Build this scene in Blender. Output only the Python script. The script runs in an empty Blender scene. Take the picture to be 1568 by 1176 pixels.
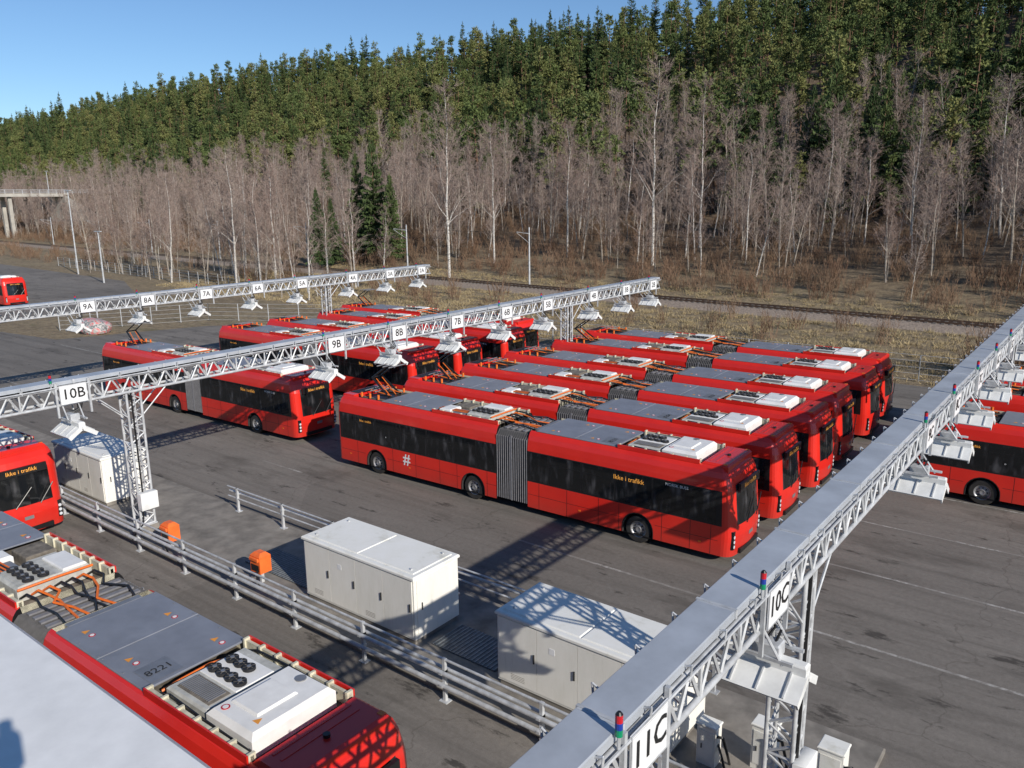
import bpy, bmesh, math, random
import numpy as np
from mathutils import Vector, Matrix, noise
R=random.Random(7)
rad=math.radians
# ------------------------------------------------------------------ materials
def newmat(name):
    m=bpy.data.materials.new(name);m.use_nodes=True
    nt=m.node_tree;b=nt.nodes['Principled BSDF'];return m,nt,b
def ramp(nt,fac,stops):
    r=nt.nodes.new('ShaderNodeValToRGB');cr=r.color_ramp
    while len(cr.elements)<len(stops): cr.elements.new(.5)
    for e,(p,c) in zip(cr.elements,stops):
        e.position=p;e.color=(c[0],c[1],c[2],1) if isinstance(c,tuple) else (c,c,c,1)
    nt.links.new(fac,r.inputs[0]);return r.outputs[0]
def noise_tex(nt,scale,detail=4,rough=.55,coord='Object',mapscale=None):
    tc=nt.nodes.new('ShaderNodeTexCoord');n=nt.nodes.new('ShaderNodeTexNoise')
    n.inputs['Scale'].default_value=scale;n.inputs['Detail'].default_value=detail;n.inputs['Roughness'].default_value=rough
    src=tc.outputs[coord]
    if mapscale:
        mp=nt.nodes.new('ShaderNodeMapping');mp.inputs['Scale'].default_value=mapscale
        nt.links.new(src,mp.inputs[0]);src=mp.outputs[0]
    nt.links.new(src,n.inputs['Vector']);return n.outputs[0]
def mix(nt,fac,a,b,mode='MIX'):
    m=nt.nodes.new('ShaderNodeMix');m.data_type='RGBA';m.blend_type=mode
    def s(i,v):
        if isinstance(v,(int,float)): m.inputs[i].default_value=v if i==0 else (v,v,v,1)
        elif isinstance(v,tuple): m.inputs[i].default_value=(v[0],v[1],v[2],1)
        else: nt.links.new(v,m.inputs[i])
    s(0,fac);s(6,a);s(7,b);return m.outputs[2]
def simple(name,col,rough=.5,metal=0,var=.15,scale=3,bump=0):
    m,nt,b=newmat(name)
    f=noise_tex(nt,scale,5,.6)
    lo=tuple(c*(1-var) for c in col);hi=tuple(min(1,c*(1+var)) for c in col)
    c=ramp(nt,f,[(.3,lo),(.7,hi)])
    nt.links.new(c,b.inputs['Base Color'])
    b.inputs['Roughness'].default_value=rough;b.inputs['Metallic'].default_value=metal
    if bump:
        bp=nt.nodes.new('ShaderNodeBump');bp.inputs['Strength'].default_value=bump;bp.inputs['Distance'].default_value=.02
        nt.links.new(f,bp.inputs['Height']);nt.links.new(bp.outputs[0],b.inputs['Normal'])
    return m
M={}
m,nt,b=newmat('bus_red_paint')
tc=nt.nodes.new('ShaderNodeTexCoord');sx=nt.nodes.new('ShaderNodeSeparateXYZ');nt.links.new(tc.outputs['Object'],sx.inputs[0])
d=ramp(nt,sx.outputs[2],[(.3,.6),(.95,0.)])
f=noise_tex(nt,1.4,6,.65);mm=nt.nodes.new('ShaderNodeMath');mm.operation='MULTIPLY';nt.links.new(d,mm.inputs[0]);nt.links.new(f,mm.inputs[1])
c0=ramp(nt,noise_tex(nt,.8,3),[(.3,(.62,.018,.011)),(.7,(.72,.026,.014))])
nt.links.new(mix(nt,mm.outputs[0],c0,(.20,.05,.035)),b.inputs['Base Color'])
b.inputs['Roughness'].default_value=.33;b.inputs['Coat Weight'].default_value=.35;b.inputs['Coat Roughness'].default_value=.08
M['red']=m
M['black']=simple('black_trim',(.012,.012,.013),.35,var=.3)
m,nt,b=newmat('bus_window_glass')
f=noise_tex(nt,2.4,2,.5,mapscale=(1.3,1,.45))
nt.links.new(ramp(nt,f,[(.50,(.008,.009,.010)),(.60,(.022,.023,.026)),(.70,(.07,.07,.075))]),b.inputs['Base Color']);b.inputs['Roughness'].default_value=.05;M['glass']=m
M['rubber']=simple('tyre_rubber',(.022,.021,.02),.85,var=.3)
M['rim']=simple('wheel_rim',(.32,.32,.33),.45,metal=.6)
M['bellow']=simple('bellows_fabric',(.065,.065,.07),.8,var=.2,scale=8)
M['bellow2']=simple('bellows_rib',(.20,.20,.215),.6,var=.2,scale=8)
M['panel']=simple('roof_cover_grey',(.20,.215,.255),.45,var=.13,scale=1.7)
M['cream']=simple('roof_rail_cream',(.56,.53,.41),.55,var=.25,scale=6)
M['white']=simple('ac_white',(.76,.76,.75),.45,var=.08,scale=3)
M['equip']=simple('equipment_grey',(.46,.46,.43),.55,var=.25,scale=5)
M['deck']=simple('roof_deck',(.16,.14,.115),.8,var=.5,scale=5)
M['orange']=simple('orange_cable',(.75,.16,.02),.5)
M['fan']=simple('fan_black',(.015,.015,.017),.6)
m,nt,b=newmat('led_text');b.inputs['Base Color'].default_value=(.8,.36,.06,1);b.inputs['Emission Color'].default_value=(1,.42,.08,1);b.inputs['Emission Strength'].default_value=.3
m.cycles.emission_sampling='NONE';M['led']=m
M['warn']=simple('warning_label',(.75,.30,.04),.6,var=.1)
M['wtext']=simple('white_lettering',(.75,.75,.75),.5,var=.03)
M['btext']=simple('black_lettering',(.015,.015,.015),.6)
M['lamp']=simple('head_lamp',(.6,.62,.65),.1)
M['galv']=simple('galvanised_steel',(.50,.515,.53),.5,metal=.2,var=.28,scale=4)
M['tray']=simple('cable_tray_metal',(.46,.49,.53),.45,metal=.25,var=.16,scale=1.2)
M['signw']=simple('sign_white',(.78,.79,.80),.4,var=.04)
M['hood']=simple('hood_white',(.70,.71,.70),.5,var=.12)
M['beaconr']=simple('beacon_red',(.5,.02,.03),.2)
M['beaconb']=simple('beacon_blue',(.02,.05,.3),.2)
M['beacong']=simple('beacon_green',(.01,.25,.12),.2)
m,nt,b=newmat('cabinet_cream')
f=noise_tex(nt,2.2,6,.7,mapscale=(1,1,.3));f2=noise_tex(nt,9,4,.7,mapscale=(1.5,1.5,.12))
c=ramp(nt,f,[(.25,(.72,.71,.65)),(.6,(.81,.80,.75)),(.8,(.83,.82,.79))])
c=mix(nt,ramp(nt,f2,[(.58,0.),(.78,.3)]),c,(.50,.48,.41))
nt.links.new(c,b.inputs['Base Color']);b.inputs['Roughness'].default_value=.6;M['cab']=m
m,nt,b=newmat('cabinet_lid')
f=noise_tex(nt,1.6,7,.72)
nt.links.new(ramp(nt,f,[(.26,(.58,.57,.50)),(.45,(.76,.76,.72)),(.75,(.81,.81,.79))]),b.inputs['Base Color']);b.inputs['Roughness'].default_value=.65;M['cabtop']=m
M['dark']=simple('dark_gap',(.03,.03,.03),.7)
M['orangep']=simple('orange_plastic',(.85,.16,.03),.45)
M['concrete']=simple('concrete',(.21,.193,.17),.85,var=.35,scale=1.6,bump=.4)
M['bridgec']=simple('bridge_concrete',(.40,.38,.34),.85,var=.2,scale=.4)
M['grate']=simple('steel_grate',(.12,.13,.14),.5,metal=.4,var=.3,scale=9)
M['gratebar']=simple('grate_bar',(.22,.24,.25),.5,metal=.3,var=.3,scale=9)
m,nt,b=newmat('worn_white_line')
f=noise_tex(nt,5,8,.75);f3=noise_tex(nt,.7,3,.6)
c=ramp(nt,f,[(.42,(.20,.184,.165)),(.60,(.43,.415,.39))])
nt.links.new(mix(nt,ramp(nt,f3,[(.45,0.),(.6,.8)]),c,(.20,.184,.165)),b.inputs['Base Color']);b.inputs['Roughness'].default_value=.8;M['line']=m
# asphalt
m,nt,b=newmat('asphalt')
big=noise_tex(nt,.07,5,.6);mid=noise_tex(nt,.5,7,.7,mapscale=(.35,1.4,1));fine=noise_tex(nt,45,3,.7);fine2=noise_tex(nt,7,6,.75)
st=noise_tex(nt,.33,5,.65,mapscale=(.6,1.5,1));st2=noise_tex(nt,.9,6,.7,mapscale=(.6,1.6,1));track=noise_tex(nt,1.0,4,.6,mapscale=(.03,1.9,1))
base=ramp(nt,big,[(.3,(.162,.146,.128)),(.7,(.220,.200,.177))])
c=mix(nt,.55,base,ramp(nt,mid,[(.32,(.130,.117,.102)),(.68,(.262,.238,.210))]))
c=mix(nt,.22,c,ramp(nt,fine,[(.35,(.05,.046,.041)),(.65,(.35,.32,.29))]))
c=mix(nt,.22,c,ramp(nt,fine2,[(.35,(.08,.072,.064)),(.65,(.30,.275,.245))]))
c=mix(nt,ramp(nt,track,[(.50,0.),(.66,.4)]),c,(.09,.082,.072))
tc=nt.nodes.new('ShaderNodeTexCoord');v=nt.nodes.new('ShaderNodeTexVoronoi');v.feature='F1';v.distance='CHEBYCHEV';v.inputs['Scale'].default_value=.085
nt.links.new(tc.outputs['Object'],v.inputs['Vector'])
c=mix(nt,.4,c,ramp(nt,v.outputs['Color'],[(.3,.72),(.5,1.),(.8,1.15)]),'MULTIPLY')
c=mix(nt,ramp(nt,st,[(.53,0.),(.66,.6)]),c,(.085,.076,.066))
c=mix(nt,ramp(nt,st2,[(.59,0.),(.66,.85)]),c,(.048,.043,.038))
v=nt.nodes.new('ShaderNodeTexVoronoi');v.feature='DISTANCE_TO_EDGE';v.inputs['Scale'].default_value=.09
nz=nt.nodes.new('ShaderNodeTexNoise');nz.inputs['Scale'].default_value=.6;nz.inputs['Detail'].default_value=6
nt.links.new(tc.outputs['Object'],nz.inputs['Vector'])
va=nt.nodes.new('ShaderNodeVectorMath');va.operation='MULTIPLY_ADD';va.inputs[1].default_value=(3,3,0)
nt.links.new(nz.outputs['Color'],va.inputs[0]);nt.links.new(tc.outputs['Object'],va.inputs[2]);nt.links.new(va.outputs[0],v.inputs['Vector'])
c=mix(nt,ramp(nt,v.outputs['Distance'],[(.0,.45),(.0035,0.)]),c,(.08,.07,.06))
nt.links.new(c,b.inputs['Base Color']);b.inputs['Roughness'].default_value=.85;b.inputs['Specular IOR Level'].default_value=.3
bp=nt.nodes.new('ShaderNodeBump');bp.inputs['Strength'].default_value=.3;bp.inputs['Distance'].default_value=.01
nt.links.new(fine2,bp.inputs['Height']);nt.links.new(bp.outputs[0],b.inputs['Normal']);M['asphalt']=m
# terrain
m,nt,b=newmat('dry_grass_ground')
a1=noise_tex(nt,.09,6,.65);a2=noise_tex(nt,1.3,6,.75);a3=noise_tex(nt,.35,5,.7,mapscale=(.5,1.5,1))
c=ramp(nt,a1,[(.3,(.14,.095,.058)),(.55,(.23,.172,.10)),(.75,(.32,.255,.15))])
c=mix(nt,.5,c,ramp(nt,a2,[(.35,(.07,.05,.034)),(.62,(.36,.29,.175))]))
c=mix(nt,ramp(nt,a3,[(.54,0.),(.66,.5)]),c,(.09,.09,.036))
# leaf litter below the trees (higher ground)
tc=nt.nodes.new('ShaderNodeTexCoord');sx=nt.nodes.new('ShaderNodeSeparateXYZ');nt.links.new(tc.outputs['Object'],sx.inputs[0])
dv=nt.nodes.new('ShaderNodeMath');dv.operation='DIVIDE';dv.inputs[1].default_value=10;nt.links.new(sx.outputs[2],dv.inputs[0])
lit=ramp(nt,a2,[(.35,(.05,.034,.024)),(.7,(.18,.125,.082))])
c=mix(nt,ramp(nt,dv.outputs[0],[(.12,0.),(.45,.8)]),c,lit)
nt.links.new(c,b.inputs['Base Color']);b.inputs['Roughness'].default_value=.95
bp=nt.nodes.new('ShaderNodeBump');bp.inputs['Strength'].default_value=.9;bp.inputs['Distance'].default_value=.25
nt.links.new(a2,bp.inputs['Height']);nt.links.new(bp.outputs[0],b.inputs['Normal']);M['ground']=m
M['ballast']=simple('railway_ballast',(.27,.215,.17),.95,var=.4,scale=6,bump=1)
M['railst']=simple('rail_steel',(.12,.075,.05),.5,metal=.4)
M['sleeper']=simple('concrete_sleeper',(.13,.115,.10),.9)
def foliage(name,lo,hi,rnds,k=.6):
    m,nt,b=newmat(name)
    oi=nt.nodes.new('ShaderNodeObjectInfo')
    f=noise_tex(nt,1.1,3,.6)
    c=ramp(nt,f,[(.35,lo),(.68,hi)])
    n=len(rnds)
    c=mix(nt,k,c,ramp(nt,oi.outputs['Random'],[(i/(n-1),q) for i,q in enumerate(rnds)]))
    nt.links.new(c,b.inputs['Base Color']);b.inputs['Roughness'].default_value=.8;b.inputs['Specular IOR Level'].default_value=.15
    return m
M['spruce']=foliage('spruce_needles',(.036,.058,.022),(.09,.122,.046),[(.030,.056,.022),(.062,.092,.034),(.105,.135,.045)])
M['pine']=foliage('pine_needles',(.075,.106,.036),(.185,.212,.072),[(.045,.078,.030),(.125,.16,.054),(.21,.20,.075),(.08,.122,.045)],.68)
M['bark']=simple('conifer_bark',(.16,.09,.055),.9,var=.4,scale=2)
M['twig']=foliage('bare_twigs',(.20,.152,.13),(.37,.30,.26),[(.22,.16,.14),(.35,.285,.245),(.27,.19,.16)])
M['greybark']=simple('grey_bark',(.33,.29,.245),.9,var=.4,scale=1.5)
M['brush']=foliage('brown_brush',(.14,.088,.058),(.28,.18,.12),[(.17,.095,.06),(.25,.175,.115),(.20,.125,.082)])
M['straw']=foliage('straw_tuft',(.28,.215,.125),(.48,.385,.23),[(.32,.25,.145),(.42,.345,.2)])
m,nt,b=newmat('birch_bark')
f=noise_tex(nt,3.5,5,.7,mapscale=(1,1,3.2))
nt.links.new(ramp(nt,f,[(.38,(.06,.055,.05)),(.48,(.52,.49,.45)),(.7,(.70,.67,.62))]),b.inputs['Base Color']);b.inputs['Roughness'].default_value=.8;M['birch']=m
m,nt,b=newmat('graffiti_paint')
f=noise_tex(nt,2.0,2,.5)
nt.links.new(ramp(nt,f,[(.38,(.4,.38,.36)),(.45,(.6,.12,.12)),(.52,(.5,.5,.48)),(.6,(.12,.12,.12)),(.68,(.5,.48,.45))]),b.inputs['Base Color']);M['graf']=m
# ------------------------------------------------------------------ mesh builder
class MB:
    def __init__(s): s.v=[];s.f=[];s.m=[];s.mats=[]
    def mi(s,k):
        if k not in s.mats: s.mats.append(k)
        return s.mats.index(k)
    def face(s,pts,k):
        n=len(s.v);s.v.extend([tuple(p) for p in pts]);s.f.append(tuple(range(n,n+len(pts))));s.m.append(s.mi(k))
    def box(s,x0,x1,y0,y1,z0,z1,k,T=None):
        n=len(s.v);P=[(x0,y0,z0),(x1,y0,z0),(x1,y1,z0),(x0,y1,z0),(x0,y0,z1),(x1,y0,z1),(x1,y1,z1),(x0,y1,z1)]
        if T: P=[tuple(T@Vector(p)) for p in P]
        s.v.extend(P);i=s.mi(k)
        for q in ((0,3,2,1),(4,5,6,7),(0,1,5,4),(1,2,6,5),(2,3,7,6),(3,0,4,7)): s.f.append(tuple(n+a for a in q));s.m.append(i)
    def bbox(s,x0,x1,y0,y1,z0,z1,k,b=.03,T=None):
        n=len(s.v)
        P=[(x0,y0,z0),(x1,y0,z0),(x1,y1,z0),(x0,y1,z0),(x0,y0,z1-b),(x1,y0,z1-b),(x1,y1,z1-b),(x0,y1,z1-b),(x0+b,y0+b,z1),(x1-b,y0+b,z1),(x1-b,y1-b,z1),(x0+b,y1-b,z1)]
        if T: P=[tuple(T@Vector(p)) for p in P]
        s.v.extend(P);i=s.mi(k)
        for q in ((0,3,2,1),(8,9,10,11)): s.f.append(tuple(n+a for a in q));s.m.append(i)
        for o in (0,4):
            for a in range(4):
                c=(a+1)%4;s.f.append((n+o+a,n+o+c,n+o+4+c,n+o+4+a));s.m.append(i)
    def cyl(s,p0,p1,r,k,n=8,r2=None,caps=True):
        p0=Vector(p0);p1=Vector(p1);d=(p1-p0)
        if d.length<1e-6: return
        d.normalize();a=Vector((0,0,1)) if abs(d.z)<.9 else Vector((1,0,0))
        u=d.cross(a).normalized();w=d.cross(u);r2=r if r2 is None else r2
        b=len(s.v);i=s.mi(k)
        for (p,rr) in ((p0,r),(p1,r2)):
            for j in range(n):
                t=2*math.pi*j/n;s.v.append(tuple(p+u*(rr*math.cos(t))+w*(rr*math.sin(t))))
        for j in range(n):
            q=(j+1)%n;s.f.append((b+j,b+n+j,b+n+q,b+q));s.m.append(i)
        if caps:
            s.f.append(tuple(b+j for j in range(n)));s.m.append(i)
            s.f.append(tuple(b+n+j for j in reversed(range(n))));s.m.append(i)
    def hose(s,pts,r,k,n=6):
        for a,b2 in zip(pts[:-1],pts[1:]): s.cyl(a,b2,r,k,n)
    def add(s,verts,faces,k,T):
        n=len(s.v);s.v.extend([tuple(T@Vector(p)) for p in verts]);i=s.mi(k)
        for f in faces: s.f.append(tuple(n+a for a in f));s.m.append(i)
    def mesh(s,name,smooth=None):
        me=bpy.data.meshes.new(name);me.from_pydata(s.v,[],s.f)
        for k in s.mats: me.materials.append(M[k])
        me.polygons.foreach_set('material_index',s.m)
        if smooth:
            me.polygons.foreach_set('use_smooth',[True]*len(s.f));me.update()
            me.set_sharp_from_angle(angle=rad(smooth))
        me.update();return me
COL=bpy.context.scene.collection
def link(name,me,loc=(0,0,0),rot=(0,0,0),parent=None,scale=(1,1,1)):
    o=bpy.data.objects.new(name,me);o.location=loc;o.rotation_euler=rot;o.scale=scale;COL.objects.link(o)
    if parent: o.parent=parent
    return o
_tx={}
def textgeo(st,off):
    if (st,off) in _tx: return _tx[(st,off)]
    cu=bpy.data.curves.new('tmp','FONT');cu.body=st;cu.size=1;cu.align_x='CENTER';cu.align_y='CENTER';cu.resolution_u=2;cu.offset=off
    o=bpy.data.objects.new('tmp',cu);COL.objects.link(o);bpy.context.view_layer.update()
    me=bpy.data.meshes.new_from_object(o.evaluated_get(bpy.context.evaluated_depsgraph_get()))
    r=([tuple(v.co) for v in me.vertices],[tuple(p.vertices) for p in me.polygons])
    bpy.data.objects.remove(o);bpy.data.curves.remove(cu);bpy.data.meshes.remove(me);_tx[(st,off)]=r;return r
def basis(o,xa,ya):
    xa=Vector(xa).normalized();ya=Vector(ya).normalized();za=xa.cross(ya)
    return Matrix(((xa.x,ya.x,za.x,o[0]),(xa.y,ya.y,za.y,o[1]),(xa.z,ya.z,za.z,o[2]),(0,0,0,1)))
def text(mb,st,o,xa,ya,size,k,off=0.):
    v,f=textgeo(st,off);mb.add(v,f,k,basis(o,xa,ya)@Matrix.Scale(size,4))
# ------------------------------------------------------------------ bus
W=2.55;LEN=18.05;WH=[2.33,7.6,14.72]
def section(mb,x0,x1,rear_round,front_round,wheels):
    o=[];rf=.38;rr=.16
    xs=[x0+(rr if rear_round else 0)]
    for w in wheels: xs+= [w-.62,w+.62]
    xs.append(x1-(rf if front_round else 0))
    for i,x in enumerate(xs): o.append([x,0.,'side'])
    if front_round:
        for j in range(1,7):
            t=j/6*math.pi/2;o[-1][2]='pillar' if j==1 else o[-1][2]
            o.append([x1-rf+rf*math.sin(t),rf-rf*math.cos(t),'pillar'])
        o[-1][2]='front'
        for j in range(1,8):
            y=rf+(W-2*rf)*j/7;o.append([x1+.10*math.sin(math.pi*j/7),y,'front'])
        o[-1][2]='pillar'
        for j in range(1,7):
            t=j/6*math.pi/2;o.append([x1-rf+rf*math.cos(t),W-rf+rf*math.sin(t),'pillar'])
        o[-1][2]='side'
    else:
        o[-1][2]='joint';o.append([x1,W,'side'])
    for x in reversed(xs[:-1]): o.append([x,W,'side'])
    if rear_round:
        for j in range(1,4):
            t=j/3*math.pi/2;o[-1][2]='rc' if j==1 else o[-1][2]
            o.append([x0+rr-rr*math.sin(t),W-rr+rr*math.cos(t),'rc'])
        o[-1][2]='rear';o.append([x0,rr,'rc'])
        for j in range(1,3):
            t=j/3*math.pi/2;o.append([x0+rr-rr*math.cos(t),rr-rr*math.sin(t),'rc'])
    else: o[-1][2]='joint'
    Z=[(.30,0),(.95,0),(1.3,0),(2.46,.0),(2.62,.015),(2.85,.05),(3.02,.11),(3.13,.19),(3.17,.27)]
    def pos(p,z,ins):
        x,y=p[0],p[1]
        if x<x0+.5 and rear_round: x+=ins*1.0*(1-(x-x0)/.5)
        if x>x1-.6 and front_round:
            k=(x-(x1-.6))/.6;x-=k*(ins*1.6+max(0,z-1.0)*.09+ (.05 if z<.5 else 0))
        y=y+ins*(1-2*y/W)
        return (x,y,z)
    n=len(o)
    for L in range(len(Z)-1):
        for i in range(n):
            a=o[i];bb=o[(i+1)%n];tag=a[2]
            if L<2 and tag=='side' and any(abs((a[0]+bb[0])/2-w)<.1 for w in wheels): continue
            if tag=='front': k='glass' if 2<=L<=3 else 'red'
            elif tag=='side': k='black' if L==2 else 'red'
            elif tag=='rear': k='black' if L in (2,) else 'red'
            elif tag=='joint': k='black'
            else: k='red'
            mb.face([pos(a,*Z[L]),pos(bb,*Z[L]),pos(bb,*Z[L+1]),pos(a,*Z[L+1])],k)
    for i in range(n):
        a=o[i];bb=o[(i+1)%n]
        mb.face([pos(a,3.17,.27),pos(bb,3.17,.27),pos(bb,2.98,.30),pos(a,2.98,.30)],'cream')
    mb.face([pos(p,2.98,.30) for p in o],'deck')
    mb.face([pos(p,.30,0) for p in reversed(o)],'black')
    for w in wheels:
        for y,sg in ((0,1),(W,-1)):
            arc=[(w-.56*math.cos(t),y,.50+.56*math.sin(t)) for t in [math.pi*j/12 for j in range(13)]]
            pts=[(w-.62,y,.3),(w-.56,y,.3)]+arc+[(w+.56,y,.3),(w+.62,y,.3),(w+.62,y,1.3),(w-.62,y,1.3)]
            if sg<0: pts=pts[::-1]
            mb.face(pts,'red')
            fl=[(w-.56,.3)]+[(a[0],a[2]) for a in arc]+[(w+.56,.3)]
            for (xa,za),(xb,zb) in zip(fl[:-1],fl[1:]):
                mb.face([(xa,y,za),(xb,y,zb),(xb,y+sg*.5,zb),(xa,y+sg*.5,za)],'dark')
                mb.face([(xa,y-sg*.006,za),(xb,y-sg*.006,zb),(w+(xb-w)*1.06,y-sg*.006,.5+(zb-.5)*1.06 if zb>.5 else zb),(w+(xa-w)*1.06,y-sg*.006,.5+(za-.5)*1.06 if za>.5 else za)],'black')
            mb.face([(w-.6,y+sg*.5,.2),(w+.6,y+sg*.5,.2),(w+.6,y+sg*.5,1.2),(w-.6,y+sg*.5,1.2)],'dark')
            yo=y+sg*.05;n2=24
            prof=[(.0,.035),(.09,.015),(.10,.06),(.22,.085),(.27,.03),(.29,.02),(.30,.0),(.44,-.005),(.48,.03),(.48,.27),(.44,.30)]
            for q in range(len(prof)-1):
                (r1,d1),(r2,d2)=prof[q],prof[q+1];k='rim' if q<5 else 'rubber'
                for j in range(n2):
                    t0=2*math.pi*j/n2;t1=2*math.pi*(j+1)/n2
                    P=[(w+r*math.cos(t),yo+sg*dd,.48+r*math.sin(t)) for r,dd,t in ((r1,d1,t0),(r2,d2,t0),(r2,d2,t1),(r1,d1,t1))]
                    if r1==0: P=P[:3]
                    mb.face(P,k)
            for j in range(8):
                t=2*math.pi*j/8;mb.cyl((w+.165*math.cos(t),yo+sg*.075,.48+.165*math.sin(t)),(w+.165*math.cos(t),yo+sg*.05,.48+.165*math.sin(t)),.03,'dark',8)
def build_bus(num='8221'):
    mb=MB()
    section(mb,0,8.75,True,False,WH[:2])
    section(mb,10.2,LEN,False,True,WH[2:])
    nb=15
    for j in range(nb):
        xa=8.75+1.45*j/nb;xb=8.75+1.45*(j+1)/nb;xm=(xa+xb)/2
        for (x0,x1,i0,i1) in ((xa,xm,.10,.02),(xm,xb,.02,.10)):
            ring=lambda x,i:[(x,i,.38),(x,i,2.85-i*.3),(x,.18+i,3.06-i),(x,W-.18-i,3.06-i),(x,W-i,2.85-i*.3),(x,W-i,.38)]
            A=ring(x0,i0);B=ring(x1,i1)
            for q in range(5): mb.face([A[q],A[q+1],B[q+1],B[q]],'bellow')
        for yy in (.012,W-.012): mb.box(xm-.010,xm+.010,yy-.012,yy+.012,.4,2.85,'bellow2')
    for yy in (0.005,W-.03): mb.box(9.42,9.49,yy,yy+.025,.38,2.9,'bellow2')
    panes=[(.35,1.0),(1.08,2.3),(2.38,3.75),(3.83,5.2),(5.28,6.65),(6.73,7.75),(7.83,8.65),(10.3,11.1),(11.18,12.45),(12.53,13.8),(13.88,15.2),(15.28,16.3),(16.38,17.45)]
    for a,c in panes:
        for y,s in ((-.005,1),(W+.005,-1)):
            P=[(a,y,1.36),(c,y,1.36),(c,y,2.42),(a,y,2.42)]
            mb.face(P if s>0 else P[::-1],'glass')
            if c-a>1.1 and a<13: mb.box(a,c,y-.004 if s>0 else y,y if s>0 else y+.004,2.10,2.125,'black')
    for x in (1.2,3.3,4.6,5.9,6.8,8.3,10.7,11.9,13.2,14.0,15.6,16.6,17.3):
        for y in (-.0025,W+.0025):
            mb.face([(x,y,.31),(x+.014,y,.31),(x+.014,y,1.29),(x,y,1.29)],'black')
    for y in (-.0028,W+.0028):
        for xa,xb in ((.2,1.68),(2.97,6.95),(8.24,8.74),(10.22,14.08),(15.36,17.55)):
            mb.face([(xa,y,.80),(xb,y,.80),(xb,y,.812),(xa,y,.812)],'black')
    for x in (.7,4.2,12.4,16.9): mb.box(x,x+.09,-.012,-.002,.62,.67,'orange')
    text(mb,'Ikke i trafikk',(14.35,-.012,2.20),(1,0,0),(0,0,1),.23,'led')
    text(mb,'Ikke i trafikk',(1.75,-.012,2.24),(1,0,0),(0,0,1),.14,'led')
    text(mb,'NORSK BUSS',(16.1,-.012,2.33),(1,0,0),(0,0,1),.14,'wtext')
    text(mb,'#',(4.1,-.009,.98),(1,0,0),(0,0,1),.66,'wtext',.015)
    text(mb,'o',(2.95,-.012,1.75),(1,0,0),(0,0,1),.12,'wtext')
    fx=lambda z: LEN+.10-max(0,z-1)*.09
    mb.box(fx(2.5)-.05,fx(2.5)+.03,.45,W-.45,2.38,2.66,'black')
    text(mb,'Ikke i trafikk',(fx(2.5)+.034,W/2,2.52),(0,1,0),(0,0,1),.20,'led')
    for y in (.16,W-.16):
        s=1 if y<1 else -1
        mb.box(LEN-.16,LEN-.03,y-.07+.03*s,y+.07+.03*s,.55,1.15,'black')
        for zz in (.64,.80,.96): mb.cyl((LEN-.05,y+.03*s,zz),(LEN-.02,y+.03*s,zz),.055,'lamp',12)
    mb.box(LEN-.05,LEN+.075,.5,W-.5,.34,.50,'black')
    mb.cyl((fx(1.3)+.03,.9,1.28),(fx(1.9)+.03,1.5,1.9),.018,'black',6)
    mb.cyl((fx(1.3)+.03,1.7,1.28),(fx(1.9)+.03,2.2,1.9),.018,'black',6)
    mb.box(LEN+.08,LEN+.105,W/2-.15,W/2+.15,.80,.92,'rim')
    for y in (.12,W-.12):
        for zz in (.8,1.0,2.7): mb.box(-.012,.05,y-.05+.06,y+.05+.06 if y<1 else y,zz,zz+.14,'beaconr')
    for j in range(6): mb.box(-.012,.02,.5,W-.5,.5+j*.12,.55+j*.12,'black')
    # ---------------- roof
    def cover(xa,xb,z=3.19):
        n=2;g=.02
        L=(xb-xa)/n
        for j in range(n):
            mb.bbox(xa+j*L+g/2,xa+(j+1)*L-g/2,.235,W-.235,3.172,z+.015,'panel',.012)
            for (px,py) in ((.5,.6),(L-.5,W-.6)):
                x=xa+j*L+px;y=py
                mb.face([(x-.08,y-.07,z+.019),(x+.08,y-.07,z+.019),(x,y+.07,z+.019)],'warn')
                mb.cyl((x+.22,y,z+.0),(x+.22,y,z+.020),.065,'beaconr',14);mb.cyl((x+.22,y,z),(x+.22,y,z+.023),.043,'wtext',14)
            for bx in (.08,L/2,L-.08):
                for by in (.30,W-.30): mb.cyl((xa+j*L+bx,by,z),(xa+j*L+bx,by,z+.022),.025,'rim',6)
    mb.bbox(.18,.85,.26,W-.26,2.98,3.22,'red',.04)
    for j in range(9): mb.box(.28+j*.06,.31+j*.06,.6,W-.6,3.22,3.235,'black')
    mb.box(.95,2.45,.34,W-.34,3.0,3.06,'black')
    for yy in (.5,W-.6): mb.box(.95,2.45,yy,yy+.1,3.06,3.16,'deck')
    for j in range(3): mb.cyl((1.1+j*.5,.5,3.14),(1.1+j*.5,.5,3.34),.05,'orange',8);mb.cyl((1.1+j*.5,W-.5,3.14),(1.1+j*.5,W-.5,3.34),.05,'orange',8)
    for yy in (.95,W-.95): mb.cyl((1.0,yy,3.14),(2.4,yy,3.26),.035,'black',6);mb.cyl((2.4,yy,3.26),(1.2,yy,3.36),.03,'orange',6)
    for xx in (1.1,1.4,1.7): mb.cyl((xx,.7,3.38),(xx,W-.7,3.38),.025,'rim',6)
    cover(2.55,5.35)
    def tray(xa,xb):
        for y in (.27,W-.27-.06):
            mb.box(xa,xb,y,y+.06,3.0,3.25,'cream')
            nn=int((xb-xa)/.45)
            for j in range(nn+1):
                x=xa+(xb-xa-.05)*j/nn;mb.box(x,x+.05,y-.035,y+.095,3.05,3.29,'cream')
            ya,yb2=(y-.07,y-.04) if y<1 else (y+.10,y+.13)
            mb.box(xa,xb,ya,yb2,3.15,3.29,'red')
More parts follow.
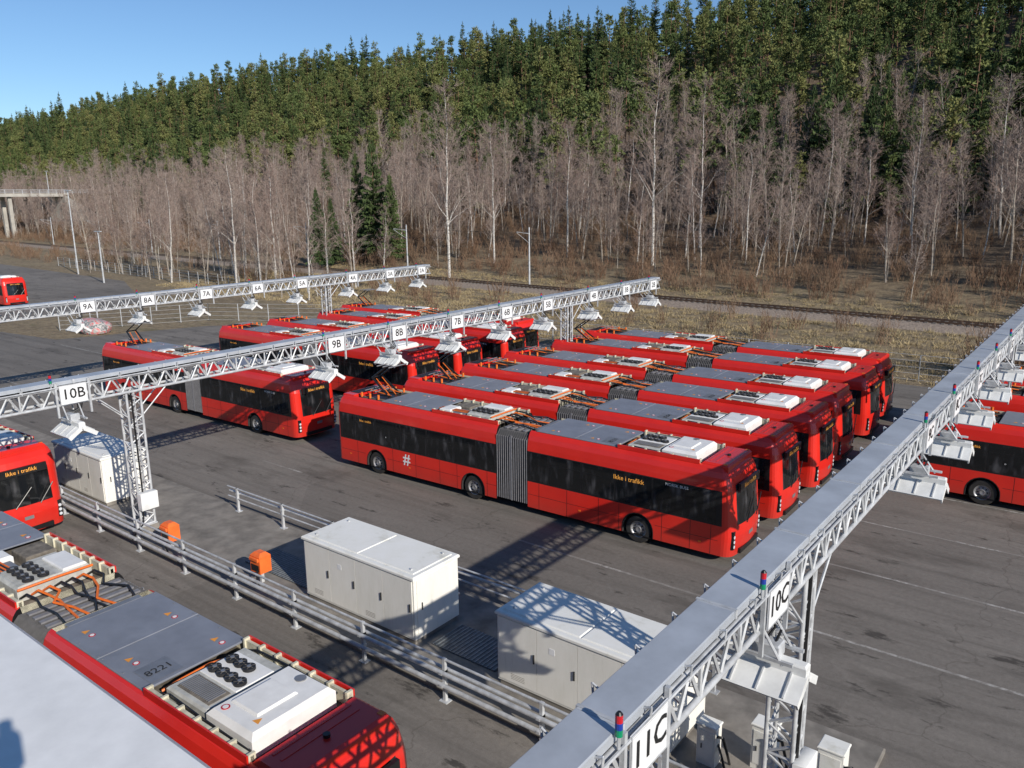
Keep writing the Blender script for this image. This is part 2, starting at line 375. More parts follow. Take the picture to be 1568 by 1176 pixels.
    def fanring(x,y,z,r):
        mb.cyl((x,y,z),(x,y,z+.06),r,'fan',16);mb.cyl((x,y,z+.06),(x,y,z+.07),r*.35,'rim',10)
        for t in range(6):
            a=t*math.pi/3;mb.face([(x+r*.35*math.cos(a),y+r*.35*math.sin(a),z+.063),(x+r*.9*math.cos(a),y+r*.9*math.sin(a),z+.063),(x+r*.9*math.cos(a+.18),y+r*.9*math.sin(a+.18),z+.063),(x+r*.35*math.cos(a+.3),y+r*.35*math.sin(a+.3),z+.063)],'deck')
    tray(5.4,8.7)
    mb.bbox(7.0,8.15,.46,W-.5,3.0,3.33,'equip',.06)
    mb.bbox(7.05,8.1,1.45,1.98,3.33,3.39,'white',.03)
    mb.box(7.02,8.1,.58,1.32,3.33,3.342,'equip')
    for i in range(4):
        for j in range(2): fanring(7.16+i*.265,.78+j*.32,3.342,.12)
    mb.bbox(5.55,6.1,.5,1.2,3.0,3.28,'white',.04);mb.bbox(5.6,6.4,1.35,2.05,3.0,3.23,'deck',.03);mb.bbox(6.2,6.85,.5,1.1,3.0,3.22,'rim',.03);mb.bbox(6.5,6.9,1.3,2.0,3.0,3.2,'equip',.03)
    for j in range(5): mb.cyl((5.45,.6+.06*j,3.25),(6.9,.7+.05*j,3.24),.02,'black' if j%2 else 'orange',6)
    rr=random.Random(5)
    for j in range(7):
        y=.5+.24*j;k='orange' if j in (1,2,5) else 'black'
        mb.hose([(8.15,y,3.08),(8.4,y+.05,3.24),(8.7,y+.12,3.2),(9.1,y+rr.uniform(-.2,.2),3.17),(9.6,y+rr.uniform(-.25,.25),3.15),(10.25,y+rr.uniform(-.1,.1),3.1)],.028,k)
    mb.hose([(8.2,.45,3.3),(8.25,1.2,3.33),(8.22,2.05,3.3)],.03,'orange')
    for j in range(4): mb.box(8.95+.28*j,9.07+.28*j,.3,W-.3,3.05,3.09,'bellow2')
    mb.bbox(10.22,10.42,.5,W-.5,3.0,3.18,'rim',.02)
    cover(10.45,13.75)
    mb.face([(13.05,.42,3.212),(13.65,.42,3.212),(13.65,1.05,3.212),(13.05,1.05,3.212)],'rim')
    text(mb,num,(13.35,.74,3.218),(0,1,0),(-1,0,0),.26,'btext')
    tray(13.8,16.75)
    mb.bbox(14.05,15.25,.48,W-.48,3.0,3.28,'equip',.04)
    mb.box(14.2,15.15,.60,1.02,3.28,3.29,'deck')
    for j in range(17): mb.box(14.22+j*.052,14.24+j*.052,.64,.98,3.29,3.31,'rim')
    mb.bbox(14.12,15.2,1.08,1.86,3.28,3.30,'white',.01)
    for i in range(4):
        for j in range(2):
            if i==3 and j==1: continue
            fanring(14.30+i*.25,1.27+j*.36,3.30,.118)
    mb.bbox(15.32,16.55,.44,W-.44,3.0,3.39,'white',.09)
    mb.bbox(15.5,16.2,.8,1.6,3.39,3.43,'white',.03)
    mb.box(15.27,15.30,.5,W-.5,3.0,3.3,'dark')
    mb.cyl((15.9,1.9,3.39),(15.9,1.9,3.41),.1,'rim',14);mb.cyl((15.55,.66,3.39),(15.55,.66,3.398),.075,'beaconr',14);mb.cyl((15.55,.66,3.39),(15.55,.66,3.401),.05,'wtext',14)
    mb.face([(16.2,.7,3.393),(16.36,.7,3.393),(16.28,.84,3.393)],'warn')
    mb.hose([(13.85,.5,3.1),(13.95,.8,3.2),(13.92,1.4,3.2),(14.0,1.9,3.15)],.025,'orange');mb.hose([(13.9,.4,3.1),(14.3,.4,3.26),(15.2,.38,3.24),(16.5,.38,3.2)],.022,'black');mb.hose([(13.9,W-.4,3.1),(14.3,W-.4,3.24),(15.2,W-.38,3.24),(16.5,W-.38,3.2)],.022,'black')
    mb.bbox(16.8,17.68,.26,W-.26,2.98,3.24,'red',.06)
    for x in (16.95,17.15): mb.box(x,x+.05,.5,W-.5,3.24,3.25,'red')
    mb.cyl((17.3,W/2,3.24),(17.3,W/2,3.30),.06,'black',10)
    for y in (.35,W-.35): mb.box(17.5,17.62,y-.05,y+.05,3.18,3.25,'orange')
    return mb.mesh('articulated_bus_mesh',smooth=35)
BUS=[build_bus(n) for n in ('8221','8204','8237')]
pm=MB()
for y in (-.35,.35):
    pm.cyl((2.3,y,3.2),(1.05,y*.8+.2,3.85),.045,'black',8);pm.cyl((1.05,y*.8+.2,3.85),(1.75,y*.7+.45,4.42),.035,'black',8);pm.cyl((2.2,y*.5,3.2),(1.2,y*.5+.2,3.8),.02,'orange',6)
pm.cyl((1.05,-.1,3.85),(1.05,.5,3.85),.035,'black',8)
for dx in (-.35,.0,.35): pm.cyl((1.75+dx,-.1,4.4),(1.75+dx,1.0,4.4),.028,'rim',6)
pm.box(1.38,2.12,.18,.22,4.34,4.40,'black');pm.box(1.38,2.12,.68,.72,4.34,4.40,'black')
PANT=pm.mesh('pantograph_mesh')
SK=.025
nb=0
def bus(x,y,pant=False,sk=SK):
    global nb
    o=link('articulated_bus',BUS[nb%3],(x,y,0),(0,0,math.atan(sk)));nb+=1
    if pant: link('pantograph_arm',PANT,(0,W/2,0),parent=o)
    return o
near=[22.19,26.1,30.1,33.9,38.6,42.5]
for i,(y,dx,s_) in enumerate(zip(near,[0,.05,.1,-.15,-.2,-.5],[.025,.027,.024,.026,.022,.025])): bus(-26.97+dx,y,i in (0,1,4),s_)
bus(-48.9,22.5,True)
bus(-48.9,30.4);bus(-48.9,34.2);bus(-49.0,38.8);bus(-50.6,42.4,True)
bus(-47.3,8.6)
bus(-26.4,5.45,False,.01)
bus(-5.9,33.2,False,.0);bus(-5.7,38.4);bus(-5.9,42.4)
bus(-118.9,36.6,False,.0)
# ------------------------------------------------------------------ gantries
lanes={'11':6.985,'10':10.96,'9':21.55,'8':25.17,'7':29.13,'6':33.04,'5':36.79,'4':41.6,'3':45.52,'2':49.17}
def lattice(mb,p0,p1,half_w,half_h,axis_w,axis_h,step,rc=.032,rd=.016):
    p0=Vector(p0);p1=Vector(p1);L=(p1-p0).length;d=(p1-p0)/L;aw=Vector(axis_w);ah=Vector(axis_h)
    cs=[(-1,-1),(1,-1),(1,1),(-1,1)]
    for a,c in cs: mb.cyl(p0+aw*half_w*a+ah*half_h*c,p1+aw*half_w*a+ah*half_h*c,rc,'galv',8)
    n=max(1,round(L/step))
    for i in range(n):
        A=p0+d*(L*i/n);B=p0+d*(L*(i+1)/n);Mm=(A+B)/2
        for q in range(4):
            (a,c),(a2,c2)=cs[q],cs[(q+1)%4]
            C0=aw*half_w*a+ah*half_h*c;C1=aw*half_w*a2+ah*half_h*c2
            mb.cyl(A+C0,Mm+C1,rd,'galv',5,caps=False);mb.cyl(Mm+C1,B+C0,rd,'galv',5,caps=False)
        if i%2==0:
            for q in range(4):
                (a,c),(a2,c2)=cs[q],cs[(q+1)%4];mb.cyl(A+aw*half_w*a+ah*half_h*c,A+aw*half_w*a2+ah*half_h*c2,rd,'galv',5,caps=False)
def gantry(gx,letter,y0,y1):
    root=bpy.data.objects.new('charging_gantry',None);COL.objects.link(root)
    mb=MB()
    zc=5.55
    lattice(mb,(gx,y0,zc),(gx,y1,zc),.27,.27,(1,0,0),(0,0,1),.62,.048,.03)
    link('truss_beam',mb.mesh('truss_beam',smooth=50),parent=root)
    t=MB();w=.28
    y=y0
    while y<y1:
        ye=min(y+3.0,y1);t.bbox(gx-w,gx+w,y+.004,ye-.004,5.91,6.03,'tray',.015)
        t.box(gx-w-.012,gx+w+.012,y+.02,y+.07,5.905,6.038,'galv')
        y+=3.0
    y=y0+.5
    while y<y1:
        for s in (-1,1):
            t.box(gx+s*.24-.02,gx+s*.24+.02,y-.02,y+.02,5.80,5.91,'galv')
            t.cyl((gx+s*.27,y,5.97),(gx+s*.38,y,6.02),.016,'galv',5);t.cyl((gx+s*.38,y,6.02),(gx+s*.36,y,5.8),.016,'galv',5)
        y+=1.0
    for s in (-1,1): t.cyl((gx+s*.36,y0,5.86),(gx+s*.36,y1,5.86),.022,'galv',6)
    t.cyl((gx+.1,y0,5.86),(gx+.1,y1,5.86),.045,'black',6);t.cyl((gx-.05,y0,5.86),(gx-.05,y1,5.86),.045,'black',6)
    link('cable_tray',t.mesh('cable_tray'),parent=root)
    for ty in (12.9,39.2):
        tw=MB();tx=gx
        lattice(tw,(tx,ty,.55),(tx,ty,5.28),.24,.24,(1,0,0),(0,1,0),.6,.045,.026)
        tw.bbox(tx-.33,tx+.33,ty-.33,ty+.33,0,.5,'concrete',.03);tw.box(tx-.30,tx+.30,ty-.30,ty+.30,.5,.54,'galv')
        for s in (-1,1):
            for s2 in (-1,1): tw.cyl((tx+s*.24,ty+s2*.24,4.4),(tx+s*.24,ty+s2*1.2,5.28),.025,'galv',5)
        tw.bbox(tx+.27,tx+.52,ty-.3,ty+.3,1.15,1.75,'hood',.02);tw.cyl((tx+.28,ty-.1,1.7),(tx+.28,ty-.1,5.3),.03,'black',6)
        tw.cyl((tx+.28,ty,1.7),(tx+.28,ty,5.3),.018,'galv',6)
        tw.hose([(tx+.4,ty-.2,1.15),(tx+.5,ty-.3,.7),(tx+.35,ty-.5,.4),(tx+.2,ty-.6,.13)],.025,'black')
        link('lattice_tower',tw.mesh('lattice_tower',smooth=50),parent=root)
    for ln,ly in lanes.items():
        if not (y0<ly<y1): continue
        s=MB();sx=gx+.36
        s.box(sx,sx+.02,ly-.42,ly+.42,5.29,5.91,'signw')
        for (a,b2,c,d2) in ((-.42,.42,5.29,5.31),(-.42,.42,5.89,5.91),(-.42,-.40,5.31,5.89),(.40,.42,5.31,5.89)): s.box(sx+.018,sx+.026,ly+a,ly+b2,c,d2,'galv')
        text(s,ln+letter,(sx+.028,ly,5.60),(0,1,0),(0,0,1),.46,'btext',.012)
        s2=gx+.30
        for yy in (-.5,.5): s.box(s2,s2+.06,ly+yy-.03,ly+yy+.03,4.9,6.0,'galv')
        by=ly-.62;s.cyl((gx+.34,by,5.85),(gx+.34,by,6.03),.02,'galv',6);s.cyl((gx+.34,by,6.03),(gx+.34,by,6.11),.042,'beacong',12);s.cyl((gx+.34,by,6.11),(gx+.34,by,6.19),.042,'beaconb',12);s.cyl((gx+.34,by,6.19),(gx+.34,by,6.28),.042,'beaconr',12);s.cyl((gx+.34,by,6.28),(gx+.34,by,6.31),.042,'black',12,r2=.02)
        link('lane_sign',s.mesh('lane_sign'),parent=root)
        h=MB()
        if ln in ('10','11'): hx,hy=gx+.30,ly-.1
        elif letter=='C': hx,hy=gx+.35,ly-.75
        else: hx,hy=gx+.55,ly-.75
        zz=4.62
        for yy in (-.24,.24):
            for xx in (-.3,.3): h.cyl((hx+xx,hy+yy,zz+.15),(gx+(.27 if xx>0 else -.27),hy+yy,5.28),.022,'galv',6)
            h.box(hx-.45,hx+.45,hy+yy-.025,hy+yy+.025,zz+.18,zz+.23,'galv')
        for sg in (-1,1):
            T=Matrix.Translation((hx,hy,zz+.06))@Matrix.Rotation(sg*rad(-34),4,'X')
            a,b2=(.06,.56) if sg>0 else (-.56,-.06)
            h.box(-.62,.62,a,b2,-.035,.0,'hood',T)
            for xx in (-.62,.585): h.box(xx,xx+.035,a,b2,-.13,-.036,'hood',T)
            h.box(-.55,.55,a+.05,b2-.05,-.075,-.036,'rim',T)
            for xx in (-.4,0,.4): h.box(xx-.012,xx+.012,a+.03,b2-.03,.0005,.03,'galv',T)
        h.bbox(hx-.6,hx+.6,hy-.1,hy+.1,zz-.02,zz+.15,'hood',.03)
        h.bbox(hx-.2,hx+.2,hy-.14,hy+.14,zz+.15,zz+.36,'galv',.02)
        for j in range(3): h.hose([(hx-.2+.15*j,hy,zz+.34),(hx-.1+.1*j,hy+.25,zz+.45),(gx+.1,hy+.3+.1*j,5.4)],.022,'black')
        link('charging_hood',h.mesh('charging_hood'),parent=root)
    return root
gantry(-48.081,'A',14,50.3);gantry(-26.341,'B',2,50.3);gantry(-3.948,'C',3.5,50.3)
# ------------------------------------------------------------------ cabinets
def cabinet(x0,x1,y0=13.3,y1=15.0,h=2.05,doors=4):
    mb=MB();z0=.12
    mb.box(x0+.04,x1-.04,y0+.04,y1-.04,z0,.26,'concrete')
    mb.bbox(x0,x1,y0,y1,.26,h-.09,'cab',.008)
    mb.bbox(x0-.04,x1+.04,y0-.05,y1+.05,h-.085,h,'cabtop',.03)
    L=(x1-x0)
    mb.bbox(x0+.1,x0+L/2-.02,y0+.1,y1-.1,h,h+.025,'cabtop',.02);mb.bbox(x0+L/2+.02,x1-.1,y0+.1,y1-.1,h,h+.025,'cabtop',.02)
    dw=(L-.1)/doors
    for j in range(doors):
        a=x0+.05+j*dw
        mb.bbox(a+.006,a+dw-.006,y0-.022,y0-.001,.32,h-.13,'cab',.001)
        mb.box(a+dw-.09,a+dw-.06,y0-.05,y0-.022,1.05,1.27,'dark')
        if j%2==0:
            for k in range(4): mb.box(a+.35,a+dw-.35,y0-.0245,y0-.022,.42+.04*k,.43+.04*k,'concrete')
        if j==1: mb.box(a+.35,a+.5,y0-.027,y0-.022,1.45,1.6,'signw')
    mb.box(x1+.001,x1+.02,y0+.1,y1-.1,.34,h-.15,'cab');mb.box(x1+.02,x1+.045,y0+.25,y0+.28,1.05,1.25,'dark')
    for p in ((x0+.3,y0+.25),(x1-.3,y0+.25),(x0+.3,y1-.25),(x1-.3,y1-.25)):
        mb.cyl((p[0],p[1],h+.02),(p[0],p[1],h+.07),.03,'galv',8)
    link('electrical_cabinet',mb.mesh('electrical_cabinet',smooth=30))
cabinet(-34.0,-30.0);cabinet(-18.0,-13.6);cabinet(-10.85,-6.35)
for (x0,x1,y0,y1,h) in ((-4.95,-4.5,14.1,14.45,1.1),(-3.55,-3.1,13.7,14.1,1.45),(-5.9,-5.5,13.6,13.9,1.0)):
    mb=MB()
    mb.bbox(x0,x1,y0,y1,.12,h,'cab',.02);mb.box(x0+.04,x1-.04,y0-.012,y0-.001,.25,h-.1,'cabtop');mb.bbox(x0-.02,x1+.02,y0-.02,y1+.02,h,h+.04,'cabtop',.015)
    mb.box(x0+.1,x0+.12,y0-.03,y0-.012,h*.5,h*.6,'dark')
    mb.hose([(x1,y0+.1,h*.8),(x1+.15,y0,h*.9),(x1+.22,y0+.1,h*.5),(x1+.2,y0+.3,.14)],.03,'black');mb.hose([(x1,y0+.15,h*.6),(x1+.2,y0-.1,h*.5),(x1+.3,y0-.1,.14)],.025,'black')
    link('distribution_box',mb.mesh('distribution_box'))
mb=MB()
mb.bbox(-60,-2.9,12.35,16.35,-.05,.12,'concrete',.03)
link('island_pavement',mb.mesh('island_pavement'))
mb=MB()
for (a,b2) in ((-21.5,-18.4),(-13.3,-11.2)):
    mb.box(a,b2,13.6,14.8,.122,.15,'grate')
    x=a
    while x<b2: mb.box(x,x+.03,13.6,14.8,.15,.165,'gratebar');x+=.12
link('drain_grate',mb.mesh('drain_grate'))
def rail(y,x0,x1,name,rails,ph=1.1):
    mb=MB();n=round((x1-x0)/2.75)
    for i in range(n+1):
        x=x0+(x1-x0)*i/n
        mb.box(x-.04,x+.04,y-.04,y+.04,.0,ph,'galv');mb.box(x-.12,x+.12,y-.1,y+.1,.0,.02 if y<12.3 else .14,'galv')
        for (z,r,dy) in rails: mb.box(x-.05,x+.05,y+min(dy,0)-r-.005,y+max(dy,0)+r+.005,z-.03,z+.03,'galv')
    for (z,r,dy) in rails: mb.cyl((x0-.6,y+dy,z),(x1+.3,y+dy,z),r,'galv',10)
    link(name,mb.mesh(name,smooth=50))
rail(12.15,-42,-3.2,'guard_rail',[(1.08,.032,0),(.78,.055,-.1),(.46,.055,-.1),(.78,.045,.09)],1.1)
rail(16.05,-25.5,-6.6,'guard_rail',[(1.0,.028,0),(.62,.028,0),(.8,.045,.09)],1.03)
for (x,y) in ((-24.3,12.7),(-19.9,13.1)):
    T=Matrix.Translation((x,y,0))
    mb=MB();mb.box(-.05,.05,-.05,.05,.12,.55,'galv',T);mb.bbox(-.24,.24,-.2,.2,.5,1.12,'orangep',.1,T);mb.box(-.18,.18,-.215,-.201,.56,.76,'black',T);mb.hose([(x+.1,y-.2,.6),(x+.22,y-.32,.4),(x+.3,y-.3,.14)],.03,'black')
    mb.bbox(-.2,.2,-.26,-.2,.9,1.0,'orangep',.02,T)
    link('orange_connector_box',mb.mesh('orange_connector_box'))
# ------------------------------------------------------------------ terrain
def yr(x): return 75-.085*max(x+6,-264) if x<-6 else 75-.085*(x+6)
Q=[(-1000,0),(-20,0),(-5,.45),(4,.45),(12,1.5),(25,4.2),(45,8),(70,15),(110,33),(150,50),(175,57),(215,60),(320,45),(800,20)]
def H(x,y):
    q=y-yr(x)
    for (a,za),(b2,zb) in zip(Q[:-1],Q[1:]):
        if q<=b2:
            t=(q-a)/(b2-a);z=za+(zb-za)*t;break
    else: z=20
    if q>10: z+=min(1,(q-10)/60)*(5.0*noise.noise(Vector((x*.012,y*.012,3)))+1.2*noise.noise(Vector((x*.05,y*.05,1))))
    elif q>-18: z+=.25*noise.noise(Vector((x*.2,y*.3,5)))*min(1,abs(q+18)/6)*(0 if -4<q<4 else 1)
    if q>80: z+=min(1,(q-80)/70)*(7.5*math.exp(-((x+400)/130)**2)-4*math.exp(-((x+800)/150)**2))
    return z-.03 if q<-19 else z
xs=list(np.arange(-2600,-400,60))+list(np.arange(-400,-160,6))+list(np.arange(-160,70,1.6))+list(np.arange(70,300,8))+list(np.arange(300,1600,80))
ys=list(np.arange(-1200,40,60))+list(np.arange(40,130,1.4))+list(np.arange(130,300,5))+list(np.arange(300,2600,80))
V=[(x,y,H(x,y)) for y in ys for x in xs];nx=len(xs)
F=[(j*nx+i,j*nx+i+1,(j+1)*nx+i+1,(j+1)*nx+i) for j in range(len(ys)-1) for i in range(nx-1)]
me=bpy.data.meshes.new('terrain');me.from_pydata(V,[],F);me.materials.append(M['ground']);me.polygons.foreach_set('use_smooth',[True]*len(F));link('hillside_ground',me)
def sheet(name,pts,z,k):
    mb=MB();mb.face([(p[0],p[1],z) for p in pts],k);return link(name,mb.mesh(name))
sheet('asphalt_yard',[(-78,-60),(60,-60),(60,52.5),(-8,53),(-40,52),(-60,48),(-69,42),(-73,30),(-100,27),(-150,22),(-150,-60)],.0,'asphalt')
sheet('side_road',[(-190,30),(-88,31),(-92,48),(-120,60),(-200,66)],.0,'asphalt')
mb=MB()
def ln(x0,x1,y,w=.10,s=.0): mb.face([(x0,y,.004),(x1,y+s*(x1-x0),.004),(x1,y+w+s*(x1-x0),.004),(x0,y+w,.004)],'line')
for y in (20.35,24.75,28.95,33.1,37.3,41.5): ln(-8.2,20,y)
ln(-15.6,-8.6,20.35);ln(-30.2,-27.4,20.4)
ln(-70,-52,20.5);ln(-70,-52,29)
link('parking_line',mb.mesh('parking_line'))
mb=MB();x0,x1=-420,120
def rp(x,off,z): return (x,yr(x)+off,z)
xr=list(np.arange(x0,x1,6))
for a,b2 in zip(xr[:-1],xr[1:]):
    prof=[(-3.6,.36),(-2.0,.82),(2.0,.82),(3.4,.42)]
    for (o1,z1),(o2,z2) in zip(prof[:-1],prof[1:]): mb.face([rp(a,o1,z1),rp(b2,o1,z1),rp(b2,o2,z2),rp(a,o2,z2)],'ballast')
    for o in (-.75,.75):
        mb.face([rp(a,o-.05,1.02),rp(b2,o-.05,1.02),rp(b2,o+.05,1.02),rp(a,o+.05,1.02)],'railst')
        mb.face([rp(a,o-.05,.84),rp(b2,o-.05,.84),rp(b2,o-.05,1.02),rp(a,o-.05,1.02)],'railst')
x=-260
while x<70:
    y=yr(x);mb.box(x-.13,x+.13,y-1.25,y+1.25,.78,.88,'sleeper');x+=.65
link('railway_track',mb.mesh('railway_track'))
# ------------------------------------------------------------------ vegetation meshes
def tube(mb,pts,rs,k,n=4):
    for (a,b2,r1,r2) in zip(pts[:-1],pts[1:],rs[:-1],rs[1:]): mb.cyl(a,b2,r1,k,n,r2,caps=False)
def twigtri(mb,p,d,L,w,k):
    d=d.normalized();s=d.cross(Vector((R.uniform(-1,1),R.uniform(-1,1),R.uniform(-1,1))))
    if s.length<1e-3: return
    s=s.normalized()*w
    mb.face([p-s,p+s,p+d*L],k)
def bare_tree(seed,h,kind,tw=5):
    global R
    R=random.Random(seed);mb=MB();bark='birch' if kind=='birch' else 'greybark'
    n=10;pts=[];ax=ay=0;lean=Vector((R.uniform(-.07,.07),R.uniform(-.07,.07),0))
    for i in range(n+1):
        t=i/n;ax+=R.uniform(-.018,.018)*h;ay+=R.uniform(-.018,.018)*h
        pts.append(Vector((ax*t+lean.x*h*t,ay*t+lean.y*h*t,h*t*.97)))
    r0=h*.0080
    rs=[r0*(1-.93*(i/n)) for i in range(n+1)]
    tube(mb,pts,rs,bark,6)
    for j in range(int(h*2.0)):
        t=R.uniform(.28,.97) if kind!='alder' else R.uniform(.2,.97)
        i=min(n-1,int(t*n));p=pts[i].lerp(pts[i+1],t*n-i)
        az=R.uniform(0,2*math.pi);el=R.uniform(.7,1.25)
        L=h*(.06+.19*(1-t)**.7)*R.uniform(.6,1.2)
        d=Vector((math.cos(az)*math.cos(el),math.sin(az)*math.cos(el),math.sin(el)))
        q=[p];dd=d.copy()
        for s in range(3):
            dd=(dd+Vector((R.uniform(-.25,.25),R.uniform(-.25,.25),R.uniform(-.1,.3 if kind!='birch' else .05)))).normalized();q.append(q[-1]+dd*L/3)
        rb=r0*.28*(1-t*.6);tube(mb,q,[rb,rb*.7,rb*.4,rb*.15],'twig' if t>.35 else bark,3)
        for s in range(6):
            u=R.uniform(.2,1);k=min(2,int(u*3));pp=q[k].lerp(q[k+1],u*3-k)
            d2=(dd+Vector((R.uniform(-1,1),R.uniform(-1,1),R.uniform(-.5,.8)))*.8).normalized();L2=L*R.uniform(.25,.55)
            e=pp+d2*L2;mb.cyl(pp,e,.016,'twig',3,.005,caps=False)
            for w in range(tw):
                p3=pp.lerp(e,R.uniform(.2,1));d3=d2+Vector((R.uniform(-1,1),R.uniform(-1,1),R.uniform(-.9,.7)))*.9
                twigtri(mb,p3,d3,R.uniform(.35,.95),.020,'twig')
    return mb.mesh(kind)
def spruce(seed,h,dens=1.):
    global R
    R=random.Random(seed);mb=MB();mb.cyl((0,0,0),(0,0,h),h*.011,'bark',6,.02,caps=False)
    nbr=int(150*dens)
    for j in range(nbr):
        t=.06+.92*(1-(1-R.random())**1.0)**.85
        z=h*t;rr=h*.175*(1-t)**.85*R.choice([1,1,.75,.9,1.12])*R.uniform(.85,1.1)+.15
        az=R.uniform(0,2*math.pi);L=rr;dr=-.32+.6*t+R.uniform(-.12,.12)
        d=Vector((math.cos(az),math.sin(az),dr)).normalized();s=Vector((-math.sin(az),math.cos(az),0))
        p0=Vector((0,0,z));nseg=5 if t<.7 else 3
        for q in range(nseg):
            u=(q+.8)/nseg;c=p0+d*(L*u)+Vector((0,0,.15*L*u*u))
            wd=.30*L*(1.2-u)+.16
            for sg in (-1,1):
                tip=c+s*sg*wd*R.uniform(.5,1.2)+d*L*R.uniform(.0,.2)-Vector((0,0,R.uniform(.05,.55)))
                mb.face([c-d*L*.10+Vector((0,0,.05)),c+d*L*.12,tip],'spruce')
            mb.face([c-d*.12*L+s*.08,c+d*.08*L-s*.08,c+Vector((R.uniform(-.15,.15),R.uniform(-.15,.15),-R.uniform(.25,.7)))],'spruce')
    for j in range(6): twigtri(mb,Vector((0,0,h*.96)),Vector((R.uniform(-.3,.3),R.uniform(-.3,.3),1)),h*.055,.07,'spruce')
    return mb.mesh('spruce')
def pine(seed,h):
    global R
    R=random.Random(seed);mb=MB();pts=[Vector((R.uniform(-.2,.2)*i*.3,R.uniform(-.2,.2)*i*.3,h*i/6)) for i in range(7)];tube(mb,pts,[h*.011*(1-.13*i) for i in range(7)],'bark',6)
    nc=28
    for j in range(nc):
        t=R.uniform(.36,1.0);az=R.uniform(0,2*math.pi);prof=(math.sin(min(1,(1.04-t)/.65)*math.pi/2))**1.1
        rr=h*.145*prof*R.uniform(.3,1.15);c=Vector((math.cos(az)*rr,math.sin(az)*rr,h*t))
        mb.cyl((0,0,h*t-.4*rr),c,.05,'bark',3,.02,caps=False)
        cr=R.uniform(.55,1.15)*(h/17)
        for q in range(40):
            d=Vector((R.gauss(0,1),R.gauss(0,1),R.gauss(0,.7))).normalized();p=c+d*cr*R.uniform(.3,1)
            p.z=c.z+(p.z-c.z)*.65
            e=(d+Vector((R.uniform(-.6,.6),R.uniform(-.6,.6),R.uniform(-.1,.9)))).normalized();s=e.cross(Vector((R.uniform(-1,1),R.uniform(-1,1),R.uniform(-1,1)))).normalized()
            L=R.uniform(.28,.6)*(h/16);mb.face([p-s*L*.34,p+s*L*.34,p+e*L],'pine')
    return mb.mesh('pine')
def brush(seed,h,k='brush'):
    global R
    R=random.Random(seed);mb=MB()
    for j in range(24):
        az=R.uniform(0,6.28);p=Vector((R.uniform(-.8,.8),R.uniform(-.8,.8),0));d=Vector((math.cos(az)*.35,math.sin(az)*.35,1)).normalized();L=h*R.uniform(.5,1.05);e=p+d*L
        mb.cyl(p,e,.018,k,3,.006,caps=False)
        for q in range(10):
            pp=p.lerp(e,R.uniform(.2,1));twigtri(mb,pp,d+Vector((R.uniform(-1,1),R.uniform(-1,1),R.uniform(-.2,.8)))*.7,R.uniform(.3,.8),.018,k)
    return mb.mesh('brush')
def tuft(seed):
    global R
    R=random.Random(seed);mb=MB()
    for j in range(60):
        az=R.uniform(0,6.28);r=abs(R.gauss(0,.35));p=Vector((math.cos(az)*r,math.sin(az)*r,-.02));twigtri(mb,p,Vector((math.cos(az)*R.uniform(0,1.5),math.sin(az)*R.uniform(0,1.5),1)),R.uniform(.15,.45),.02,'straw')
    return mb.mesh('tuft')
def collection(name,meshes):
    c=bpy.data.collections.new(name)
    for i,m_ in enumerate(meshes):
        o=bpy.data.objects.new('%s_%02d'%(name,i),m_);c.objects.link(o)
    return c
def scatter(name,coll,pts,tilt=.05):
    me=bpy.data.meshes.new(name);me.from_pydata([(p[0],p[1],p[2]) for p in pts],[],[])
    a=me.attributes.new('rot','FLOAT_VECTOR','POINT');a.data.foreach_set('vector',[c for p in pts for c in (R.uniform(-tilt,tilt),R.uniform(-tilt,tilt),p[3])])
    a=me.attributes.new('scl','FLOAT','POINT');a.data.foreach_set('value',[p[4] for p in pts])
    a=me.attributes.new('idx','INT','POINT');a.data.foreach_set('value',[int(p[5]) for p in pts])
    o=link(name,me)
    ng=bpy.data.node_groups.new(name+'_nodes','GeometryNodeTree')
    ng.interface.new_socket('Geometry',in_out='INPUT',socket_type='NodeSocketGeometry');ng.interface.new_socket('Geometry',in_out='OUTPUT',socket_type='NodeSocketGeometry')
    gi=ng.nodes.new('NodeGroupInput');go=ng.nodes.new('NodeGroupOutput');ip=ng.nodes.new('GeometryNodeInstanceOnPoints');ci=ng.nodes.new('GeometryNodeCollectionInfo')
    ci.inputs['Collection'].default_value=coll;ci.inputs['Separate Children'].default_value=True;ci.inputs['Reset Children'].default_value=True
    def at(n_,t):
        x=ng.nodes.new('GeometryNodeInputNamedAttribute');x.data_type=t;x.inputs['Name'].default_value=n_;return [s for s in x.outputs if s.enabled and s.name=='Attribute'][0]
    ng.links.new(gi.outputs[0],ip.inputs['Points']);ng.links.new(ci.outputs[0],ip.inputs['Instance']);ip.inputs['Pick Instance'].default_value=True
    ng.links.new(at('idx','INT'),ip.inputs['Instance Index']);ng.links.new(at('rot','FLOAT_VECTOR'),ip.inputs['Rotation']);ng.links.new(at('scl','FLOAT'),ip.inputs['Scale'])
    ng.links.new(ip.outputs[0],go.inputs[0])
    md=o.modifiers.new('scatter','NODES');md.node_group=ng
    return o
CON=[spruce(11,17),spruce(12,20),spruce(13,15),pine(21,17),pine(22,19),pine(23,16),pine(24,18)]
BAR=[bare_tree(31,17,'birch'),bare_tree(32,19,'birch'),bare_tree(33,16,'alder'),bare_tree(34,18,'alder'),bare_tree(35,15,'alder'),bare_tree(36,20,'alder'),bare_tree(37,17,'alder')]
BRU=[brush(41,2.6),brush(42,2.0),brush(43,3.2)]
TUF=[tuft(51),tuft(52),tuft(53)]
R=random.Random(99)
def jit(x0,x1,q0,q1,step,dens=lambda x,q:1.,j=.5):
    x=x0
    while x<x1:
        q=q0
        while q<q1:
            px=x+R.uniform(-j,j)*step;pq=q+R.uniform(-j,j)*step
            if R.random()<dens(px,pq): yield px,yr(px)+pq
            q+=step
        x+=step
